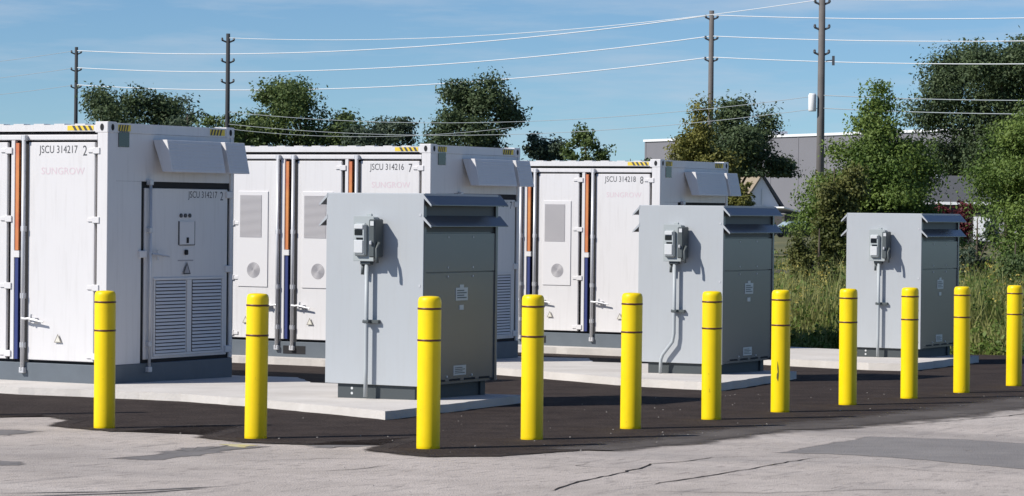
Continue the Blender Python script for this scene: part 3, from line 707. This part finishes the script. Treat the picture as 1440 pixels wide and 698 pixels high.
def tree(label, px, D, top, half, m, seed, shape='round', ncl=150, per=60, leaf=None, name='tree', cat='tree', zmin=.05, base_frac=.2, extra=(), group=None, clump=None):
    """top = height of the crown's top in metres, half = crown half-width in metres"""
    rng = np.random.default_rng(seed); p = at(px, D)
    t = thing(name, label, cat, p, FACE, group)
    H = top; lobes = []
    if shape == 'round':
        lobes.append((0, 0, H*.54, half*.66, half*.66, H*.34))
        for k in range(18):
            a = rng.random()*6.28; z = H*rng.uniform(.38, .93); f = 1-abs(z/H-.52)*.95
            lobes.append((math.cos(a)*half*.86*f, math.sin(a)*half*.86*f, z, half*rng.uniform(.16, .38), half*rng.uniform(.16, .38), H*rng.uniform(.05, .13)))
        lobes.append((half*rng.uniform(-.2, .2), 0, H*.88, half*.33, half*.33, H*.11))
    elif shape == 'cone':
        for k in range(14):
            f = k/13; z = H*(base_frac+(.965-base_frac)*f); w = half*(1.02-f)**.48
            for j in range(1 if f > .75 else 3):
                a = rng.random()*6.28; o = 0 if f > .75 else w*.5
                lobes.append((math.cos(a)*o, math.sin(a)*o, z, max(w*.6, .1*half), max(w*.6, .1*half), H*.06))
    elif shape == 'shrub':
        for k in range(9):
            a = rng.random()*6.28; o = half*rng.random()**.5*.7; z = H*rng.uniform(.2, .78)
            lobes.append((math.cos(a)*o, math.sin(a)*o, z, half*rng.uniform(.25, .45), half*rng.uniform(.25, .45), H*rng.uniform(.14, .24)))
    elif shape == 'spiky':
        for k in range(11):
            f = k/10; z = H*(.25+.62*f); w = half*(.55+.75*math.sin(math.pi*min(1, f*1.15+.1)))*.8
            for j in range(3):
                a = rng.random()*6.28; lobes.append((math.cos(a)*w*.55, math.sin(a)*w*.55, z+rng.normal(0, H*.02), w*.45, w*.45, H*.045))
        lobes.append((0, 0, H*.95, half*.16, half*.16, H*.07))
    lobes += [tuple(e) for e in extra]
    C, N = clumps(rng, lobes, ncl, per, clump or half*.12)
    keep = C[:, 2] > zmin; leaf_mesh('crown', C[keep], N[keep], leaf or mtr(2.3, D), rng, m, t)
    q = MB(); q.tube([(0, 0, -.1), (half*.03, 0, H*.3), (0, half*.03, H*.62), (0, 0, H*.9)], [H*.028, H*.021, H*.013, H*.004], 8)
    for l in lobes[:12]:
        if l[2] < zmin: continue
        z = max(.08*H, l[2]*.6); q.tube([(0, 0, z), (l[0]*.55, l[1]*.55, z+(l[2]-z)*.6), (l[0], l[1], l[2])], [H*.010, H*.006, H*.002], 5, cap=False)
    q.build('trunk', 'bark', t, smooth=True)
    return t
def hz(y, px, D):     # height above ground of a picture row y at distance D
    yh = 296 + (px-720)*.01079
    return CAM.z + (yh-y)/4163.35*D + .35
def T(label, px, D, ytop, halfpx, m, seed, **k): return tree(label, px, D, hz(ytop, px, D), mtr(halfpx, D), m, seed, **k)
GB = 'trees behind the containers'
T('broad dark tree left of the second power pole, above the nearest container', 186, 190, 119, 84, 'leaf_dark', 1, ncl=620, group=GB)
T('thin spindly tree just left of the second power pole', 262, 185, 139, 58, 'leaf_blue', 2, shape='spiky', ncl=260, per=45, group=GB)
T('low bushy tree behind the second power pole, at the nearest container', 322, 175, 158, 60, 'leaf_mid', 3, ncl=280, group=GB)
T('low green tree tucked between the tall green tree and the second pole', 372, 178, 172, 42, 'leaf_mid', 31, ncl=200, group=GB)
T('tall green tree behind the left part of the middle container', 428, 180, 112, 84, 'leaf_mid', 4, ncl=640, group=GB)
T('low loose tree right of the tall green one, behind the middle container', 532, 175, 161, 62, 'leaf_blue', 5, ncl=300, group=GB)
T('broad dark tree rising behind the middle container, left of its end hood', 668, 170, 108, 70, 'leaf_dark', 6, ncl=600, group=GB)
T('small pale tree behind the left end of the farthest container', 772, 170, 192, 46, 'leaf_blue', 7, ncl=200, group=GB)
T('small rounded green tree behind the farthest container', 822, 165, 178, 36, 'leaf_mid', 8, ncl=220, group=GB)
T('far low bush beside the warehouse corner', 885, 330, 212, 30, 'leaf_dark', 9, shape='shrub', ncl=60, group=GB, name='bush', cat='bush')
T('yellowish conical tree in front of the third power pole', 984, 150, 140, 70, 'leaf_yel', 10, shape='cone', ncl=620, group=GB)
T('dark spreading tree between the third power pole and the white house', 1036, 160, 136, 70, 'leaf_dark', 11, ncl=600, group=GB, zmin=4.2, extra=[(2.2, 0, 4.9, .9, 1, .55)])
T('yellow green shrub in front of the white house', 1040, 75, 243, 30, 'leaf_yel', 12, shape='shrub', ncl=170, per=50, name='shrub', cat='shrub')
T('full green conical tree behind the smallest cabinet', 1230, 82, 118, 132, 'leaf_light', 13, shape='cone', ncl=1900, per=80, base_frac=.04, clump=.2)
T('olive bushy tree at the foot of the fourth power pole', 1172, 78, 215, 50, 'leaf_brown', 14, shape='shrub', ncl=330, per=60)
T('tall dark tree at the right, behind the dark roofed house', 1418, 260, 54, 136, 'leaf_dark', 15, ncl=1300, per=75, clump=.75)
T('tall light green tree cut by the right edge', 1482, 62, 60, 168, 'leaf_light', 16, shape='cone', ncl=1900, per=80, base_frac=.03, clump=.18)
T('dark red leaved shrub before the dark roofed house', 1336, 205, 272, 36, 'leaf_red', 17, shape='shrub', ncl=150, per=50, name='shrub', cat='shrub')
T('grey green shrub right of the smallest cabinet', 1374, 66, 290, 32, 'leaf_blue', 18, shape='shrub', ncl=130, per=50, name='shrub', cat='shrub')
T('olive shrub in the weeds left of the smallest cabinet', 1152, 60, 305, 48, 'leaf_brown', 19, shape='shrub', ncl=240, per=55, name='shrub', cat='shrub')
T('green shrub in the weeds at the right edge', 1428, 56, 325, 80, 'leaf_mid', 20, shape='shrub', ncl=460, per=60, name='shrub', cat='shrub')

# weeds and goldenrod beyond the asphalt
def weeds():
    rng = np.random.default_rng(77); n = 60000
    D = 45+38*rng.random(n)**1.7; px = rng.uniform(1040, 1500, n)
    P = np.array(CAM)[None] + np.outer((px-720)/4163.35*D, np.array(rgt)) + np.outer(D, np.array(fwd))
    keep = P[:, 0] > 24.15 + .12*np.sin(P[:, 1]*3)+.1*rng.random(n); P = P[keep]; n = len(P)
    P[:, 2] = [gz(a, b)-.03 for a, b in P[:, :2]]
    edge = np.clip((P[:, 0]-24.1)/2.0, .14, 1)
    h = (.25+.75*rng.random(n)**1.5)*edge*(1.05+.35*np.sin(P[:, 0]*1.7+P[:, 1]*2.3)); w = .007+.010*rng.random(n)
    a = rng.random(n)*6.283; side = np.stack([np.cos(a), np.sin(a), 0*a], 1)*w[:, None]
    b = rng.random(n)*6.283; lean = np.stack([np.cos(b), np.sin(b), 0*b], 1)*(h*rng.uniform(.05, .45, n))[:, None]
    up_ = np.array([0, 0, 1.])
    v0, v1 = P-side, P+side; mid = P+lean*.35+up_*(h*.6)[:, None]; v2, v3 = mid-side*.8, mid+side*.8; v4 = P+lean+up_*h[:, None]
    V = np.stack([v0, v1, v3, v2, v4], 1).reshape(-1, 3); k = np.arange(n)*5
    me = bpy.data.meshes.new('weeds')
    me.from_pydata(V.tolist(), [], np.stack([k, k+1, k+2, k+3], 1).tolist() + np.stack([k+3, k+2, k+4], 1).tolist())
    me.materials.append(M['blade']); o = bpy.data.objects.new('weeds', me); col.objects.link(o)
    tag(o, 'tall green and straw coloured weeds beyond the asphalt', 'weeds', kind='stuff')
    # leafy stems and seed heads
    sel = rng.random(n) < .16; tip = v4[sel]; hh = h[sel]; q = len(tip)
    C = np.repeat(P[sel], 9, 0) + np.repeat(lean[sel], 9, 0)*rng.random((q*9, 1)) + up_*(np.repeat(hh, 9)*rng.uniform(.2, .95, q*9))[:, None] + rng.normal(0, .05, (q*9, 3))
    tag(leaf_mesh('weed_leaves', C, np.tile(up_, (len(C), 1))*.6, .045, rng, 'leaf_light', None), 'broad leaves on the weed stems', 'weeds', kind='stuff')
    sel = (rng.random(n) < .05) & (h > .55); tip = v4[sel]; q = len(tip)
    C = np.repeat(tip, 10, 0) + rng.normal(0, .05, (q*10, 3))
    tag(leaf_mesh('goldenrod', C, np.tile(up_, (len(C), 1)), .022, rng, 'gold', None), 'yellow goldenrod heads among the weeds', 'weeds', kind='stuff')
weeds()

# power poles
def pole(label, px, D, ytop_arm, r, m, seed, box=None, wires=None):
    p = at(px, D); t = thing('power_pole', label, 'power pole', p, FACE, 'wooden power poles')
    za = CAM.z + (296+(px-720)*.01079-ytop_arm)/4163.35*D - p.z
    MB().tube([(0, 0, -.2), (0, 0, za+.45)], [r, r*.72], 12).build('shaft', m, t, smooth=True)
    for k in range(3):
        z = za-1.2*k
        q = MB().tube([(-.36, -.05, z+.06), (-.12, -.03, z-.03), (.12, -.03, z-.03), (.36, -.05, z+.06)], [.05, .06, .06, .05], 6)
        o = q.build('crossarm', 'insul' if m == 'pole' else m, t)
        for s in (-.34, .34): MB().lathe([(.05, z+.05), (.075, z+.10), (.05, z+.14), (.07, z+.17), (.03, z+.22)], 8, (s, -.05)).build('insulator', 'insul', o)
    if box:
        for (x, z, w, h) in box: MB().lathe([(w*.9, z), (w, z+.05), (w, z+h-.08), (w*.8, z+h)], 14, (x, -.08)).build('transformer', 'trim', t, smooth=True)
    return t, za
POLES = {}
POLES[1] = pole('thin far power pole at the left', 105, 208, 76, .16, 'pole2', 1, box=[(-.32, 5.3, .2, 1.0)])
POLES[2] = pole('power pole rising right of the nearest container', 318, 172, 59, .16, 'pole2', 2)
POLES[3] = pole('power pole behind the yellowish conical tree', 997, 169, 27, .19, 'pole', 3)
POLES[4] = pole('thickest power pole, with a grey transformer, at the right', 1152, 141, 6, .21, 'pole', 4, box=[(-.42, 7.1, .19, .85)])
q = MB().tube([(.2, 0, 9.5), (.55, -.05, 9.55)], .03, 6); q.box(.5, .62, -.1, 0, 9.3, 9.75); q.build('bracket', 'insul', POLES[4][0])
PA, PB = {}, {}
def armp(k, i): t, za = POLES[k]; return Vector(t.location)+Vector((0, 0, za-1.2*i+.2))
def wire(a, b, sag, r, m, label, group='power lines'):
    n = 24; pts = [a.lerp(b, i/n)-Vector((0, 0, 4*sag*(i/n)*(1-i/n))) for i in range(n+1)]
    tag(MB().tube(pts, r, 5, cap=False).build('power_line' if m == 'wire' else 'cable', m, smooth=True), label, 'wire', group)
NM = ('top', 'middle', 'bottom')
d13 = Vector(POLES[3][0].location)-Vector(POLES[1][0].location); d24 = Vector(POLES[4][0].location)-Vector(POLES[2][0].location)
for i in range(3):
    a, b = armp(1, i), armp(3, i)
    wire(a, b, .98, .030, 'wire', NM[i]+' bright power line sagging between the first and third poles')
    e = b+Vector((d13.x, d13.y, -.25+.0)); wire(b, e, .9, .025, 'wire', NM[i]+' bright power line running right from the third pole')
    s = a-Vector((d13.x, d13.y, .4)); wire(s, a, .9, .016, 'cable', NM[i]+' faint wire running left from the far left pole')
for i in range(1):
    a, b = armp(2, i), armp(4, i)
    wire(a, b, .75, .018, 'wire', 'faint top line between the second and fourth poles'); e = b+Vector((d24.x, d24.y, .3)); wire(b, e, .7, .016, 'wire', 'faint top line running right from the fourth pole')
for i, (y4, off) in enumerate(((134, 0), (152, 0), (210, 0))):
    zz = CAM.z+(300-y4)/4163.35*141
    b = Vector(POLES[4][0].location); b.z = zz
    e = b+Vector((d24.x, d24.y, .6)); a = Vector(POLES[2][0].location); a.z = zz-(.1, .2, 0)[i]
    nm = ('upper', 'middle', 'lowest')[i]
    if i < 2: wire(a, b, .95, .014, 'cable', nm+' dark cable hung low left of the thickest pole'); wire(b, e, .8, .02, 'cable', nm+' dark cable hung low right of the thickest pole')
a = at(300, 165, CAM.z+(292-180)/4163.35*165); b = at(720, 150, CAM.z+(292-176)/4163.35*150)
wire(a, b, .5, .012, 'cable', 'pale low cable just above the middle container roof')

# warehouse
p = at(905, 450, -.35); pe = at(1560, 345, -.35); dv = pe-p; L = dv.length; rz = math.atan2(dv.y, dv.x)
w = thing('warehouse', 'long grey warehouse with white roof trim behind the trees', 'warehouse', p, rz)
WH = CAM.z+.35+(298-197)/4163.35*450
bx('wall', 'cladding', w, 0, L, 0, 40, 0, WH-.36)
bx('roof_trim', 'trim', w, -.15, L+.15, -.2, 40, WH-.35, WH)
for k in range(int(L/7.5)): bx('wall_rib', 'cladding', w, 7.5*k+.2, 7.5*k+.5, -.05, -.01, 0, WH-.38)
bx('roof_unit', 'trim', w, 31, 34, 2, 5, WH+.01, WH+.7)
# white gable house
D = 300; p = at(1073, D, -.35)
h = thing('gable_house', 'small white gable house with a tan roof beside the warehouse', 'house', p, FACE+R(24))
ww = 4.0; eh = 2.6; rh = 6.2; ln = 9
MB().prism([(-ww/2-.6, 0), (ww/2, 0), (ww/2, eh), (-.3, rh-.25), (-ww/2-.6, eh)], -.01, ln, 'y').build('wall', 'siding', h)
MB().prism([(-ww/2-1.0, eh-.4), (-.3, rh-.2), (-.3, rh+.05), (-ww/2-1.1, eh-.2)], -.35, ln+.3, 'y').build('roof_slope', 'tanroof', h)
MB().prism([(ww/2+.5, eh-.4), (-.3, rh-.2), (-.3, rh+.05), (ww/2+.6, eh-.2)], -.35, ln+.3, 'y').build('roof_slope', 'shingle', h)
bx('window', 'darkwall', h, -1.1, -.3, -.06, -.012, 1.2, 2.4)
bx('vent_pipe', 'trim', h, -.25, -.1, -.16, -.012, .2, 4.6)
s = thing('shed', 'dark open shed with a pale roof right of the white house', 'shed', at(1118, 296, -.35), FACE+R(20))
bx('wall', 'darkwall', s, -1.2, 1.2, 0, 4, 0, 2.1)
MB().prism([(-1.4, 2.7), (1.5, 2.0), (1.5, 2.12), (-1.4, 2.85)], -.3, 4.2, 'y').build('roof', 'trim', s)
# dark roofed house
D = 230; p = at(1352, D, -.35)
h = thing('bungalow', 'low house with a dark roof and white fascia at the right', 'house', p, FACE+R(-12))
bx('wall', 'darkwall', h, -3.6, 2.6, 0, 6, 0, 3.0); bx('fascia', 'trim', h, -3.9, 2.9, -.52, -.42, 3.0, 3.22)
MB().prism([(-.5, 3.0), (-.5, 3.2), (3.2, 5.3), (6.5, 3.2), (6.5, 3.0)], -3.8, 2.8, 'x').build('roof', 'shingle', h)
bx('garage_door', 'trim', h, .9, 2.4, -.07, -.012, .2, 2.1)
MB().tube([(-2.2, 3.0, 5.1), (-2.2, 3.0, 5.6)], .16, 8).tube([(-2.2, 3, 5.6), (-2.2, 3, 5.75)], .24, 8).build('roof_vent', 'trim', h)
# two parked cars by the house
def car(label, px, D, paint, rz):
    t = thing('parked_car', label, 'car', at(px, D, -.35), rz)
    MB().prism([(-2.2, .3), (2.2, .3), (2.25, .75), (1.1, .95), (.5, 1.0), (-2.1, 1.0), (-2.25, .7)], -.85, .85, 'y').build('body', paint, t, .05)
    MB().prism([(-1.7, 1.0), (.95, 1.0), (.25, 1.44), (-1.25, 1.44)], -.75, .75, 'y').build('windows', 'carglass', t, .04)
    bx('roof', paint, t, -1.2, .22, -.66, .66, 1.44, 1.49, bevel=.02)
    for x in (-1.35, 1.4):
        for y in (-.8, .8):
            MB().tube([(x, y-.1, .33), (x, y+.1, .33)], .33, 14).build('wheel', 'tyre', t)
    return t
car('dark parked car with a pale windscreen in front of the white house', 1110, 270, 'carpaint', FACE+R(205))
car('white parked car right of the dark one, half behind the shrubs', 1140, 285, 'carlight', FACE+R(60))
# low rail fence in the weeds
p = at(1085, 62); q_ = at(1145, 60); dv = q_-p
fz = thing('rail_fence', 'low dark rail fence among the weeds left of the smallest cabinet', 'fence', p, math.atan2(dv.y, dv.x))
L = Vector((dv.x, dv.y)).length
bx('rail', 'rail', fz, -.6, L+.1, -.02, .02, 1.00, 1.07); bx('rail', 'rail', fz, -.6, L+.1, -.02, .02, .55, .61)
for k in range(2): bx('post', 'rail', fz, L*k-.03, L*k+.05, -.06, -.021, -.1, 1.2)
